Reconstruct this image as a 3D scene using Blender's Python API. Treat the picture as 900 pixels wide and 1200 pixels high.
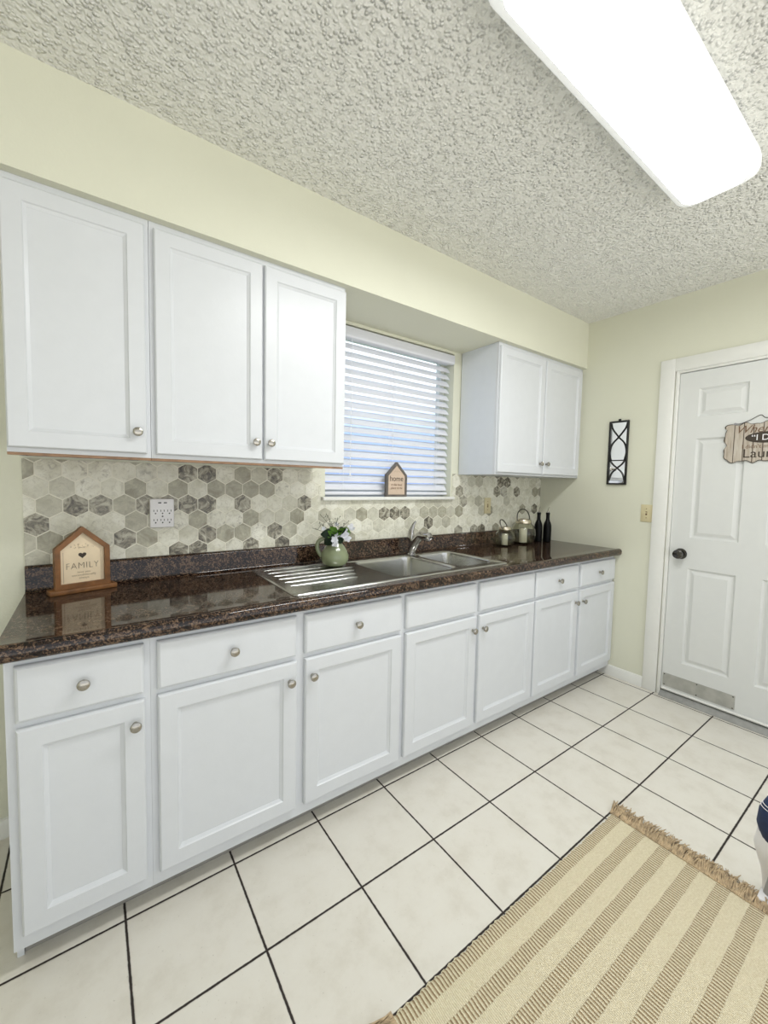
import bpy, bmesh, math, random
from mathutils import Vector, Matrix
random.seed(7)
PI = math.pi
SC = bpy.context.scene
COL = SC.collection
for o in list(bpy.data.objects):
    bpy.data.objects.remove(o, do_unlink=True)

# ------------------------------------------------------------------ camera
CAM = Vector((0.2027, -1.9776, 1.3376)); YAW, PITCH, ROLL, FPX = -0.6268, -0.0611, 0.0207, 476.55
cd = bpy.data.cameras.new('camera'); cam = bpy.data.objects.new('camera', cd); COL.objects.link(cam)
fw = Vector((-math.sin(YAW)*math.cos(PITCH), math.cos(YAW)*math.cos(PITCH), math.sin(PITCH)))
rt = Vector((math.cos(YAW), math.sin(YAW), 0)); up = rt.cross(fw)
rt, up = rt*math.cos(ROLL)+up*math.sin(ROLL), up*math.cos(ROLL)-rt*math.sin(ROLL)
mw = Matrix((rt, up, -fw)).transposed().to_4x4(); mw.translation = CAM
cam.matrix_world = mw
cd.sensor_fit = 'HORIZONTAL'; cd.sensor_width = 36; cd.lens = 36*FPX/900
cd.shift_x = (450-451.32)/900; cd.shift_y = (596.3-600)/900
cd.clip_start = 0.02
SC.camera = cam

# ------------------------------------------------------------------ world, exposure
SC.view_settings.view_transform = 'Standard'
SC.view_settings.look = 'None'
SC.view_settings.gamma = 1
SC.view_settings.use_curve_mapping = False
SC.view_settings.exposure = 0.76
LAMP = 21.0         # ceiling fitting
SKY_FILL = 0.82
w = bpy.data.worlds.new('sky_and_fill'); SC.world = w; w.use_nodes = True
nt = w.node_tree; bg = nt.nodes['Background']
tc = nt.nodes.new('ShaderNodeTexCoord'); sx = nt.nodes.new('ShaderNodeSeparateXYZ')
nt.links.new(tc.outputs['Generated'], sx.inputs[0])
def wramp(sock, stops):
    r = nt.nodes.new('ShaderNodeValToRGB'); nt.links.new(sock, r.inputs[0]); e = r.color_ramp.elements
    while len(e) < len(stops): e.new(.5)
    for q, (p, c) in zip(e, stops): q.position = p; q.color = (*c, 1)
    return r.outputs[0]
hz = nt.nodes.new('ShaderNodeMath'); hz.operation = 'MULTIPLY_ADD'; hz.inputs[1].default_value = .5; hz.inputs[2].default_value = .5
nt.links.new(sx.outputs['Z'], hz.inputs[0])
north = wramp(hz.outputs[0], [(.50, (.36, .50, .95)), (.56, (.42, .58, 1.0)), (.61, (1.1, 1.2, 1.3)), (.80, (.9, 1.0, 1.15))])     # blue-white sky beyond the window
south_fill = wramp(hz.outputs[0], [(.15, (2.1, 2.04, 1.92)), (.42, (1.5, 1.5, 1.45)), (.54, (.86, .89, .92)), (.75, (.80, .85, .93))])                           # added fill light from the open side, brightest below to lift the ceiling
hy = nt.nodes.new('ShaderNodeMath'); hy.operation = 'MULTIPLY_ADD'; hy.inputs[1].default_value = 2.0; hy.inputs[2].default_value = .5; hy.use_clamp = True
nt.links.new(sx.outputs['Y'], hy.inputs[0])
mx = nt.nodes.new('ShaderNodeMix'); mx.data_type = 'RGBA'
nt.links.new(hy.outputs[0], mx.inputs[0]); nt.links.new(south_fill, mx.inputs[6]); nt.links.new(north, mx.inputs[7])
nt.links.new(mx.outputs[2], bg.inputs['Color'])
bg.inputs['Strength'].default_value = SKY_FILL

# ------------------------------------------------------------------ materials
def mat(name, col=(.8, .8, .8), rough=.5, metal=0.0, var=0.0, vscale=8.0, bump=0.0, bscale=60.0, spec=None, trans=0.0, ior=None, coat=0.0):
    m = bpy.data.materials.new(name); m.use_nodes = True
    n = m.node_tree.nodes; l = m.node_tree.links; b = n['Principled BSDF']
    b.inputs['Base Color'].default_value = (*col, 1)
    b.inputs['Roughness'].default_value = rough; b.inputs['Metallic'].default_value = metal
    if spec is not None: b.inputs['Specular IOR Level'].default_value = spec
    if trans: b.inputs['Transmission Weight'].default_value = trans
    if ior: b.inputs['IOR'].default_value = ior
    if coat: b.inputs['Coat Weight'].default_value = coat
    t = n.new('ShaderNodeTexCoord')
    if var:
        nz = n.new('ShaderNodeTexNoise'); nz.inputs['Scale'].default_value = vscale; nz.inputs['Detail'].default_value = 4
        l.new(t.outputs['Object'], nz.inputs['Vector'])
        r = n.new('ShaderNodeValToRGB'); l.new(nz.outputs['Fac'], r.inputs[0])
        r.color_ramp.elements[0].position = .3; r.color_ramp.elements[1].position = .7
        r.color_ramp.elements[0].color = (*[c*(1-var) for c in col], 1)
        r.color_ramp.elements[1].color = (*[min(1, c*(1+var)) for c in col], 1)
        l.new(r.outputs[0], b.inputs['Base Color'])
    if bump:
        nz = n.new('ShaderNodeTexNoise'); nz.inputs['Scale'].default_value = bscale; nz.inputs['Detail'].default_value = 3
        l.new(t.outputs['Object'], nz.inputs['Vector'])
        bp = n.new('ShaderNodeBump'); bp.inputs['Strength'].default_value = bump; bp.inputs['Distance'].default_value = .004
        l.new(nz.outputs['Fac'], bp.inputs['Height']); l.new(bp.outputs[0], b.inputs['Normal'])
    return m

class G:
    """small node-graph helper"""
    def __init__(s, m):
        s.m = m; s.n = m.node_tree.nodes; s.l = m.node_tree.links; s.b = s.n['Principled BSDF']
    def node(s, t, **kw):
        x = s.n.new(t)
        for k, v in kw.items(): setattr(x, k, v)
        return x
    def math(s, op, a, b=None):
        x = s.node('ShaderNodeMath', operation=op)
        for i, v in enumerate((a, b)):
            if v is None: continue
            if isinstance(v, (int, float)): x.inputs[i].default_value = v
            else: s.l.new(v, x.inputs[i])
        if op == 'MULTIPLY_ADD': x.inputs[2].default_value = .5
        return x.outputs[0]
    def mix(s, f, a, b):
        x = s.node('ShaderNodeMix', data_type='RGBA')
        for i, v in ((0, f), (6, a), (7, b)):
            if isinstance(v, (int, float)): x.inputs[i].default_value = v
            elif isinstance(v, tuple): x.inputs[i].default_value = (*v, 1)
            else: s.l.new(v, x.inputs[i])
        return x.outputs[2]
    def noise(s, vec, scale, detail=3, rough=.5, dist=0):
        x = s.node('ShaderNodeTexNoise'); x.inputs['Scale'].default_value = scale; x.inputs['Detail'].default_value = detail
        x.inputs['Roughness'].default_value = rough; x.inputs['Distortion'].default_value = dist
        s.l.new(vec, x.inputs['Vector']); return x.outputs['Fac']
    def ramp(s, f, stops):
        x = s.node('ShaderNodeValToRGB'); s.l.new(f, x.inputs[0]); e = x.color_ramp.elements
        while len(e) < len(stops): e.new(.5)
        for q, (p, c) in zip(e, stops):
            q.position = p; q.color = (*c, 1) if isinstance(c, tuple) else (c, c, c, 1)
        return x.outputs[0]
    def bump(s, h, strength, dist):
        x = s.node('ShaderNodeBump'); x.inputs['Strength'].default_value = strength; x.inputs['Distance'].default_value = dist
        s.l.new(h, x.inputs['Height']); s.l.new(x.outputs[0], s.b.inputs['Normal'])

WALL = mat('wall_paint', (.70, .70, .575), .6, var=.015, vscale=3, bump=.18, bscale=140)
WHITE = mat('cabinet_paint', (.65, .67, .695), .33, var=.012, vscale=20, bump=.05, bscale=90)
DOORP = mat('door_paint', (.68, .69, .67), .38, var=.01, vscale=20, bump=.05, bscale=120)
TRIMP = mat('trim_paint', (.78, .78, .74), .35, var=.01, vscale=30, bump=.03)
SKYLITP = mat('cabinet_paint_skylit', (.67, .70, .74), .3, var=.012, vscale=20)  # cabinet paint with the bluish skylight on its sides put into the colour
NICKEL = mat('brushed_nickel', (.40, .38, .34), .24, 1.0, var=.06, vscale=120)
STEEL = mat('stainless_steel', (.56, .56, .54), .20, 1.0, var=.04, vscale=40, bump=.02, bscale=200)
CHROME = mat('chrome', (.45, .44, .43), .12, 1.0, var=.03, vscale=60)
BRONZE = mat('dark_bronze', (.10, .095, .09), .22, 1.0, var=.1, vscale=60)
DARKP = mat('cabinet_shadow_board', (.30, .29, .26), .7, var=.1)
RAWWOOD = mat('raw_wood', (.27, .16, .09), .6, var=.25, vscale=30)
BLACKM = mat('black_metal', (.012, .012, .012), .4, .3, var=.1)
MIRROR = mat('mirror_glass', (.92, .93, .93), .02, 1.0, var=.004)
ALMOND = mat('almond_plastic', (.62, .55, .34), .4, var=.02, vscale=60)
SLOT = mat('dark_slot', (.02, .02, .02), .5, var=.1)
WPLAST = mat('white_plastic', (.80, .79, .80), .35, var=.01, vscale=50)
ALU = mat('aluminium', (.30, .30, .285), .6, .6, var=.12, vscale=30, bump=.05)
KICKM = mat('kick_plate_metal', (.46, .46, .43), .45, .6, var=.12, vscale=20)
GLASS = mat('clear_glass', (.86, .86, .76), .02, trans=1.0, ior=1.42, var=.005)
WGLASS = mat('window_glass', (.97, .99, 1.0), .0, trans=1.0, ior=1.02, var=.003)
BOTTLE = mat('black_bottle_glass', (.004, .004, .004), .22, var=.1, spec=.12)
CANDLE = mat('candle_wax', (.86, .84, .76), .5, var=.02)
BRASS = mat('warm_metal', (.62, .56, .44), .25, 1.0, var=.08, vscale=60)
SLATM = mat('blind_slat', (.72, .73, .78), .4, var=.01, vscale=20)
SIGNWOOD = mat('oak_stained_wood', (.20, .085, .025), .5, var=.3, vscale=30)
PALEWOOD = mat('pale_wood', (.80, .66, .46), .6, var=.06, vscale=14)
GREYWOOD = mat('grey_wood', (.13, .115, .10), .6, var=.2, vscale=40)
TANWOOD = mat('tan_wood', (.60, .47, .36), .6, var=.06, vscale=20)
INK = mat('dark_ink', (.045, .032, .022), .7, var=.1)
BROWNINK = mat('brown_ink', (.16, .09, .05), .7, var=.1)
FAINT = mat('faint_ink', (.42, .34, .24), .7, var=.1)
CERAM = mat('sage_ceramic', (.225, .26, .15), .16, var=.16, vscale=10, coat=.3)
LEAFD = mat('dark_leaf', (.012, .035, .014), .45, var=.3, vscale=30)
LEAFL = mat('bright_leaf', (.12, .27, .03), .45, var=.3, vscale=30)
PETAL = mat('white_petal', (.85, .86, .90), .6, var=.03)
TWIG = mat('twig', (.10, .11, .07), .7, var=.3)
NAVY = mat('navy_fabric', (.012, .028, .085), .7, var=.2, vscale=80)
GREYP = mat('grey_plastic', (.30, .30, .31), .4, var=.06)
CORD = mat('white_cord', (.80, .82, .86), .6, var=.02)
WIRE = mat('wire', (.18, .17, .17), .4, .8, var=.05)

def popcorn():
    m = mat('popcorn_ceiling', (.70, .70, .66), .9); g = G(m)
    t = g.node('ShaderNodeTexCoord').outputs['Object']
    v = g.node('ShaderNodeTexVoronoi', feature='SMOOTH_F1'); v.inputs['Scale'].default_value = 78; v.inputs['Smoothness'].default_value = .25
    g.l.new(t, v.inputs['Vector'])
    lump = g.ramp(v.outputs['Distance'], [(.0, 1.0), (.55, .0)])
    n1 = g.noise(t, 58, 2, .5); n2 = g.noise(t, 24, 2, .5)
    keep = g.ramp(n2, [(.34, .35), (.56, 1.0)])
    h = g.math('ADD', g.math('MULTIPLY', g.math('MULTIPLY', lump, keep), 1.0), g.math('MULTIPLY', n1, .8))
    g.bump(h, 1.0, .011)
    g.l.new(g.ramp(h, [(.35, (.77, .77, .73)), (1.0, (.92, .92, .88))]), g.b.inputs['Base Color'])
    return m
POPCORN = popcorn()

def granite():
    m = mat('brown_granite_laminate', (.05, .025, .018), .07, coat=.0); g = G(m)
    t = g.node('ShaderNodeTexCoord').outputs['Object']
    a = g.noise(t, 170, 4, .65); b = g.noise(t, 75, 4, .6); c = g.noise(t, 14, 3, .5)
    v = g.math('ADD', g.math('MULTIPLY', a, .6), g.math('ADD', g.math('MULTIPLY', b, .35), g.math('MULTIPLY', c, .15)))
    col = g.ramp(v, [(.44, (.003, .002, .002)), (.52, (.013, .006, .005)), (.57, (.036, .020, .013)), (.63, (.19, .12, .075)), (.69, (.05, .033, .023))])
    g.l.new(col, g.b.inputs['Base Color'])
    g.b.inputs['Specular IOR Level'].default_value = .42
    return m
GRANITE = granite()

def floor_mat():
    m = mat('floor_tile', (.66, .64, .58), .34); g = G(m)
    t = g.node('ShaderNodeTexCoord').outputs['Object']
    s = g.node('ShaderNodeSeparateXYZ'); g.l.new(t, s.inputs[0])
    P = .3217
    u = g.math('DIVIDE', g.math('SUBTRACT', s.outputs[0], .2634), P); v = g.math('DIVIDE', g.math('SUBTRACT', s.outputs[1], -.5964), P)
    wob = g.math('MULTIPLY', g.math('SUBTRACT', g.noise(t, 70, 2), .5), .008)
    def edge(x):
        f = g.math('FRACT', g.math('ADD', x, 100.0)); return g.math('MINIMUM', f, g.math('SUBTRACT', 1.0, f))
    d = g.math('ADD', g.math('MINIMUM', edge(u), edge(v)), wob)
    line = g.ramp(d, [(.009, 0.0), (.0125, 1.0)])
    cell = g.node('ShaderNodeTexWhiteNoise', noise_dimensions='2D'); cv = g.node('ShaderNodeCombineXYZ')
    g.l.new(g.math('FLOOR', u), cv.inputs[0]); g.l.new(g.math('FLOOR', v), cv.inputs[1]); g.l.new(cv.outputs[0], cell.inputs['Vector'])
    nz = g.noise(t, 9, 6, .65)
    base = g.ramp(nz, [(.3, (.64, .605, .53)), (.5, (.715, .685, .615)), (.7, (.74, .715, .65))])
    base = g.mix(g.math('MULTIPLY', cell.outputs['Value'], .25), base, (.70, .67, .60))
    spk = g.ramp(g.noise(t, 130, 2, .5), [(.69, 0.0), (.76, 1.0)])
    base = g.mix(g.math('MULTIPLY', spk, .35), base, (.36, .32, .26))
    g.l.new(g.mix(line, (.022, .014, .011), base), g.b.inputs['Base Color'])
    g.l.new(g.ramp(line, [(0, .8), (1, .33)]), g.b.inputs['Roughness'])
    g.bump(g.math('ADD', g.ramp(d, [(.006, 0.0), (.022, 1.0)]), g.math('MULTIPLY', nz, .25)), .5, .0022)
    return m
FLOOR = floor_mat()

def hex_mat():
    m = mat('marble_hex_tile', (.7, .68, .6), .3); g = G(m)
    t = g.node('ShaderNodeTexCoord').outputs['Object']
    at = g.node('ShaderNodeAttribute', attribute_name='tile_tone'); s = g.node('ShaderNodeSeparateColor'); g.l.new(at.outputs['Color'], s.inputs[0])
    off = g.node('ShaderNodeVectorMath', operation='SCALE'); g.l.new(at.outputs['Color'], off.inputs[0]); off.inputs['Scale'].default_value = 37
    ad = g.node('ShaderNodeVectorMath', operation='ADD'); g.l.new(t, ad.inputs[0]); g.l.new(off.outputs[0], ad.inputs[1]); p = ad.outputs[0]
    vein = g.noise(p, 22, 6, .68, 1.6); soft = g.noise(p, 10, 4, .6, .5)
    fine = g.noise(p, 60, 5, .7, .8)
    light = g.mix(g.math('MULTIPLY', g.ramp(fine, [(.36, 1.0), (.52, 0.0)]), .45), g.ramp(soft, [(.3, (.58, .565, .445)), (.62, (.80, .79, .69))]), (.38, .36, .27))
    grey = g.mix(g.ramp(g.noise(p, 17, 5, .7, 1.0), [(.35, 0.0), (.65, 1.0)]), (.25, .235, .17), (.50, .485, .38))
    grey = g.mix(g.math('MULTIPLY', g.ramp(fine, [(.36, 1.0), (.55, 0.0)]), .5), grey, (.26, .245, .185))
    darkv = g.ramp(vein, [(.36, (.05, .045, .036)), (.46, (.16, .145, .11)), (.54, (.33, .31, .24)), (.66, (.55, .535, .44))])
    lightv = g.mix(g.ramp(vein, [(.36, .8), (.45, 0.0)]), light, (.36, .34, .28))
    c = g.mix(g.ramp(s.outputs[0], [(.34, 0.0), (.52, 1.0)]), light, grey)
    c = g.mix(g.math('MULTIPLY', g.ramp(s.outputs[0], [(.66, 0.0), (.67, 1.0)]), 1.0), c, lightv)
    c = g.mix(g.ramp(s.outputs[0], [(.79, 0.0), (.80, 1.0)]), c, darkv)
    g.l.new(c, g.b.inputs['Base Color'])
    return m
HEX = hex_mat()
GROUT = mat('cream_grout', (.82, .80, .69), .8, var=.02)

def rug_mat():
    m = mat('woven_rug', (.7, .6, .4), .9); g = G(m)
    t = g.node('ShaderNodeTexCoord').outputs['Object']
    s = g.node('ShaderNodeSeparateXYZ'); g.l.new(t, s.inputs[0])
    wx = g.math('MULTIPLY', g.math('SUBTRACT', g.noise(t, 16, 2), .5), .008)
    wy = g.math('MULTIPLY', g.math('SUBTRACT', g.noise(t, 40, 2), .5), .006)
    X = g.math('ADD', s.outputs[0], wx); Y = g.math('ADD', s.outputs[1], wy)
    ph = g.math('FRACT', g.math('ADD', g.math('DIVIDE', Y, -.0865), 20.0))      # stripe phase, Y measured from the rug's back edge
    dark = g.ramp(ph, [(.015, 0.0), (.03, 1.0), (.44, 1.0), (.46, 0.0)])
    bar = g.ramp(g.math('MULTIPLY_ADD', g.math('SINE', g.math('MULTIPLY', X, 2*PI/.0105)), .5), [(.20, 0.0), (.50, 1.0)])
    fine = g.math('SINE', g.math('MULTIPLY', X, 2*PI/.00525))
    fib = g.noise(t, 220, 3, .6)
    cream = g.ramp(fib, [(.3, (.68, .60, .41)), (.7, (.86, .80, .61))])
    cream = g.mix(g.math('MULTIPLY', g.ramp(fine, [(.0, 1.0), (.5, 0.0)]), .5), cream, (.50, .41, .25))
    brown = g.ramp(fib, [(.3, (.24, .16, .08)), (.7, (.40, .29, .165))])
    c = g.mix(g.math('MULTIPLY', dark, g.math('SUBTRACT', 1.0, bar)), cream, brown)
    g.l.new(c, g.b.inputs['Base Color'])
    h = g.math('ADD', g.math('MULTIPLY', bar, dark), g.math('MULTIPLY', g.math('ADD', fine, g.math('MULTIPLY', fib, 2)), .25))
    g.bump(h, .8, .003)
    return m
RUG = rug_mat()
JUTE = mat('jute_fringe', (.46, .35, .22), .95, var=.35, vscale=60)

def board_mat():
    m = mat('weathered_board', (.5, .42, .34), .7); g = G(m)
    t = g.node('ShaderNodeTexCoord').outputs['Object']
    s = g.node('ShaderNodeSeparateXYZ'); g.l.new(t, s.inputs[0])
    mp = g.node('ShaderNodeMapping'); mp.inputs['Scale'].default_value = (1, 40, 4); g.l.new(t, mp.inputs[0])
    grain = g.noise(mp.outputs[0], 2.0, 4, .6)
    c = g.ramp(grain, [(.3, (.34, .28, .22)), (.5, (.47, .41, .335)), (.7, (.56, .52, .45))])
    f = g.math('FRACT', g.math('ADD', g.math('DIVIDE', s.outputs[1], .042), 10.35))
    c = g.mix(g.ramp(f, [(.0, 1.0), (.07, 1.0), (.10, 0.0)]), c, (.05, .03, .02))
    g.l.new(c, g.b.inputs['Base Color']); return m
BOARD = board_mat()

def lamp_mat(name, strength):
    m = bpy.data.materials.new(name); m.use_nodes = True; g = G(m)
    t = g.node('ShaderNodeTexCoord').outputs['Object']
    nz = g.noise(t, 3, 2)
    g.b.inputs['Base Color'].default_value = (.85, .87, .87, 1); g.b.inputs['Roughness'].default_value = .4
    g.l.new(g.ramp(nz, [(.3, (.95, .98, .98)), (.7, (1, 1, 1))]), g.b.inputs['Emission Color'])
    g.b.inputs['Emission Strength'].default_value = strength
    return m
LAMPM = lamp_mat('lamp_diffuser', LAMP); LAMPS = lamp_mat('lamp_side_lens', LAMP*.009)

# ------------------------------------------------------------------ mesh helpers
ORG = {}
def V(*a): return Vector(a)
def quad_loops(bm, loops, cap0=False, cap1=False):
    vs = [[bm.verts.new(p) for p in L] for L in loops]
    n = len(vs[0])
    for a, b in zip(vs, vs[1:]):
        for i in range(n):
            j = (i+1) % n
            bm.faces.new((a[i], a[j], b[j], b[i]))
    if cap0: bm.faces.new(list(reversed(vs[0])))
    if cap1: bm.faces.new(vs[-1])
    return vs
def box(bm, x0, x1, y0, y1, z0, z1, bev=0.0):
    if x0 > x1: x0, x1 = x1, x0
    if y0 > y1: y0, y1 = y1, y0
    if z0 > z1: z0, z1 = z1, z0
    if not bev:
        quad_loops(bm, [[(x0,y0,z0),(x1,y0,z0),(x1,y1,z0),(x0,y1,z0)], [(x0,y0,z1),(x1,y0,z1),(x1,y1,z1),(x0,y1,z1)]], True, True)
        return
    tmp = bmesh.new(); box(tmp, x0, x1, y0, y1, z0, z1)
    bmesh.ops.bevel(tmp, geom=list(tmp.edges), offset=bev, segments=2, profile=.5, affect='EDGES')
    me = bpy.data.meshes.new('t'); tmp.to_mesh(me); tmp.free(); bm.from_mesh(me); bpy.data.meshes.remove(me)
def lathe(bm, prof, seg=24, M=None, cap0=True, cap1=True):
    loops = []
    for r, z in prof:
        loops.append([(M or Matrix()) @ V(r*math.cos(2*PI*k/seg), r*math.sin(2*PI*k/seg), z) for k in range(seg)])
    quad_loops(bm, loops, cap0, cap1)
def tube(bm, pts, rad, seg=8, closed=False, flat=None):
    pts = [Vector(p) for p in pts]; n = len(pts)
    rs = rad if isinstance(rad, (list, tuple)) else [rad]*n
    loops = []; prev = None
    for i, p in enumerate(pts):
        a = pts[i-1] if (i > 0 or closed) else p; b = pts[(i+1) % n] if (i < n-1 or closed) else p
        d = (b-a).normalized()
        if prev is None:
            h = V(0, 0, 1) if abs(d.z) < .9 else V(1, 0, 0)
            u = d.cross(h).normalized()
        else:
            u = (prev - d*prev.dot(d)).normalized()
        prev = u; v = d.cross(u)
        loops.append([p + u*rs[i]*math.cos(2*PI*k/seg) + v*rs[i]*(flat or 1)*math.sin(2*PI*k/seg) for k in range(seg)])
    if closed:
        loops.append(loops[0])
        vs = [[bm.verts.new(q) for q in L] for L in loops[:-1]]; vs.append(vs[0])
        for a, b in zip(vs, vs[1:]):
            for i in range(seg):
                j = (i+1) % seg; bm.faces.new((a[i], a[j], b[j], b[i]))
    else:
        quad_loops(bm, loops, True, True)
def rrect(x0, x1, y0, y1, r, z, n=6):
    out = []
    for cx, cy, a0 in ((x1-r, y1-r, 0), (x0+r, y1-r, 90), (x0+r, y0+r, 180), (x1-r, y0+r, 270)):
        for k in range(n+1):
            a = math.radians(a0+90*k/n); out.append((cx+r*math.cos(a), cy+r*math.sin(a), z))
    return out
def prism(bm, outline, axis, a, b):
    """extrude a closed 2D outline; axis 0: (y,z) along x, 1: (x,z) along y, 2: (x,y) along z"""
    def P(q, t): return (t, q[0], q[1]) if axis == 0 else (q[0], t, q[1]) if axis == 1 else (q[0], q[1], t)
    quad_loops(bm, [[P(q, a) for q in outline], [P(q, b) for q in outline]], True, True)

def obj(name, bm, m, parent=None, local=False, xf=None, ang=35):
    if xf:
        for v in bm.verts: v.co = xf(v.co)
    if parent is not None and not local:
        o0 = ORG.get(parent.name, Vector())
        for v in bm.verts: v.co -= o0
    bmesh.ops.recalc_face_normals(bm, faces=list(bm.faces))
    me = bpy.data.meshes.new(name); bm.to_mesh(me); bm.free()
    for p in me.polygons: p.use_smooth = True
    me.set_sharp_from_angle(angle=math.radians(ang))
    me.materials.append(m)
    o = bpy.data.objects.new(name, me); COL.objects.link(o)
    if parent is not None:
        o.parent = parent; ORG[o.name] = ORG.get(parent.name, Vector()).copy()
    return o
def tag(o, label, cat, group=None, kind=None):
    o['label'] = label; o['category'] = cat
    if group: o['group'] = group
    if kind: o['kind'] = kind
    return o
def thing(name, label, cat, loc=(0, 0, 0), rot=(0, 0, 0), group=None):
    o = bpy.data.objects.new(name, None); COL.objects.link(o); o.location = loc; o.rotation_euler = rot
    o.empty_display_size = .05
    ORG[o.name] = Vector(loc)
    return tag(o, label, cat, group)
def struct(name, bm, m, label=None, cat=None, parent=None):
    o = obj(name, bm, m, parent)
    if parent is None:
        o['kind'] = 'structure'
        if label: tag(o, label, cat)
    return o
def lettering(name, s, size, m, parent, loc, rot=(PI/2, 0, 0), depth=.0006, shear=0.0, squeeze=1.0, spacing=1.0, thin=0.0):
    cu = bpy.data.curves.new(name, 'FONT'); cu.body = s; cu.size = size; cu.extrude = depth/2; cu.align_x = 'CENTER'; cu.align_y = 'CENTER'; cu.shear = shear
    cu.space_character = spacing; cu.offset = thin
    t = bpy.data.objects.new('t', cu); COL.objects.link(t)
    bpy.context.view_layer.update()
    me = bpy.data.meshes.new_from_object(t.evaluated_get(bpy.context.evaluated_depsgraph_get()))
    bpy.data.objects.remove(t, do_unlink=True)
    R = Matrix.Translation(loc) @ Matrix.Rotation(rot[2], 4, 'Z') @ Matrix.Rotation(rot[0], 4, 'X') @ Matrix.Diagonal((squeeze, 1, 1, 1))
    me.transform(R); me.name = name; me.materials.clear(); me.materials.append(m)
    o = bpy.data.objects.new(name, me); COL.objects.link(o); o.parent = parent; return o

# ------------------------------------------------------------------ room shell
L, H, ZS, YS = 3.21, 2.5493, 2.2227, -.3481
XW, YF = -1.6, -3.5
bm = bmesh.new(); box(bm, XW, L, YF, 0, -.08, 0)
struct('floor', bm, FLOOR, 'pale square ceramic floor tiles with dark brown grout lines', 'floor')
bm = bmesh.new(); box(bm, XW, L, YF, 0, H, H+.08)
struct('ceiling', bm, POPCORN, 'white popcorn textured ceiling around the long light', 'ceiling')
WX0, WX1, WZ0, WZ1 = 1.23, 2.178, 1.262, 2.206
bm = bmesh.new()
box(bm, XW, WX0, 0, .14, -.08, H+.08); box(bm, WX1, L, 0, .14, -.08, H+.08)
box(bm, WX0, WX1, 0, .14, -.08, WZ0-.002); box(bm, WX0, WX1, 0, .14, WZ1, H+.08)
struct('wall_back', bm, WALL, 'pale sage painted wall behind the cabinets and window', 'wall')
DY0, DY1, DZ1 = -.930, -1.772, 2.082
bm = bmesh.new()
box(bm, L, L+.12, .14, DY0, -.08, H+.08); box(bm, L, L+.12, DY1, YF, -.08, H+.08); box(bm, L, L+.12, DY0, DY1, DZ1, H+.08)
box(bm, L, L+.12, DY0, DY1, -.08, 0)
struct('wall_right', bm, WALL, 'pale sage painted wall with the white panelled door', 'wall')
bm = bmesh.new(); box(bm, XW-.12, XW, YF, .14, -.08, H+.08)
struct('wall_left', bm, WALL, 'sage painted wall at the far left of the room', 'wall')
bm = bmesh.new(); box(bm, XW, L, YS, 0, ZS, H)
struct('trim_soffit', bm, WALL, 'sage painted soffit above the wall cabinets and window', 'soffit')
# baseboards
def base_prof(t=.014, h=.072): return [(0, 0), (-t, 0), (-t, h-.02), (-t+.004, h-.012), (-t+.006, h-.004), (0, h)]
bm = bmesh.new(); prism(bm, base_prof(), 0, XW, 0.008)
struct('baseboard_back', bm, TRIMP, 'white baseboard left of the base cabinets', 'baseboard')
bm = bmesh.new(); prism(bm, [(L+q[0], q[1]) for q in base_prof()], 1, -.50, -.8425)
struct('baseboard_right', bm, TRIMP, 'short white baseboard between base cabinet and door casing', 'baseboard')

# ------------------------------------------------------------------ window
bm = bmesh.new()
fx0, fx1, fz0, fz1 = WX0, WX1, WZ0, WZ1
for a in ((fx0, fx0+.035, fz0, fz1), (fx1-.035, fx1, fz0, fz1), (fx0+.035, fx1-.035, fz0, fz0+.04), (fx0+.035, fx1-.035, fz1-.04, fz1)):
    box(bm, a[0], a[1], .095, .135, a[2], a[3])
w1 = struct('window_1', bm, TRIMP, 'white framed window behind the horizontal blind', 'window')
bm = bmesh.new(); box(bm, fx0+.035, fx1-.035, .112, .116, fz0+.04, fz1-.04)
struct('pane', bm, WGLASS, parent=w1)
bm = bmesh.new(); box(bm, 1.205, 2.188, -.034, -.0005, 1.243, 1.2615, .003); box(bm, WX0+.001, WX1-.001, -.0005, .094, 1.2605, 1.2618)
struct('trim_window_sill', bm, TRIMP, 'white window sill ledge under the blind', 'sill')
# outdoors
bm = bmesh.new(); box(bm, -8, 14, .3, 20, -.5, -.3)
struct('ground_outside', bm, mat('lawn', (.16, .30, .09), .9, var=.3, vscale=3), 'green lawn outside the window', 'lawn')

# blind
bt = thing('window_blind', 'white horizontal slat blind hanging in the window over the sink', 'blind', (1.70, .03, 2.12))
BX0, BX1 = 1.236, 2.166
bm = bmesh.new()
pr = [(.012, 2.135), (-.006, 2.137), (-.011, 2.143), (-.012, 2.185), (-.007, 2.194), (.012, 2.196)]
prism(bm, pr, 0, BX0, BX1+.006)
obj('valance', bm, SLATM, bt)
bm = bmesh.new(); box(bm, BX0+.005, BX1-.005, .016, .065, 2.14, 2.19, .002); obj('headrail', bm, SLATM, bt)
NS = 18; zt, zb = 2.108, 1.322; tilt = math.radians(52)
for k in range(NS):
    bm = bmesh.new(); z = zt+(zb-zt)*k/(NS-1)
    dt = tilt + random.uniform(-.06, .06)
    cy = .043; hw = .025
    tp = []; bp_ = []
    for q in range(7):
        s = -1+q/3.0; crown = .0025*(1-s*s)
        y = s*hw; zz = crown
        tp.append((cy+y*math.cos(dt)-zz*math.sin(dt), z+y*math.sin(dt)+zz*math.cos(dt)))
        zz -= .0024
        bp_.append((cy+y*math.cos(dt)-zz*math.sin(dt), z+y*math.sin(dt)+zz*math.cos(dt)))
    prism(bm, tp+bp_[::-1], 0, BX0+.002, BX1)
    obj('slat', bm, SLATM, bt)
bm = bmesh.new(); box(bm, BX0+.002, BX1, .02, .066, 1.272, 1.290, .004); obj('bottom_rail', bm, SLATM, bt)
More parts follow.
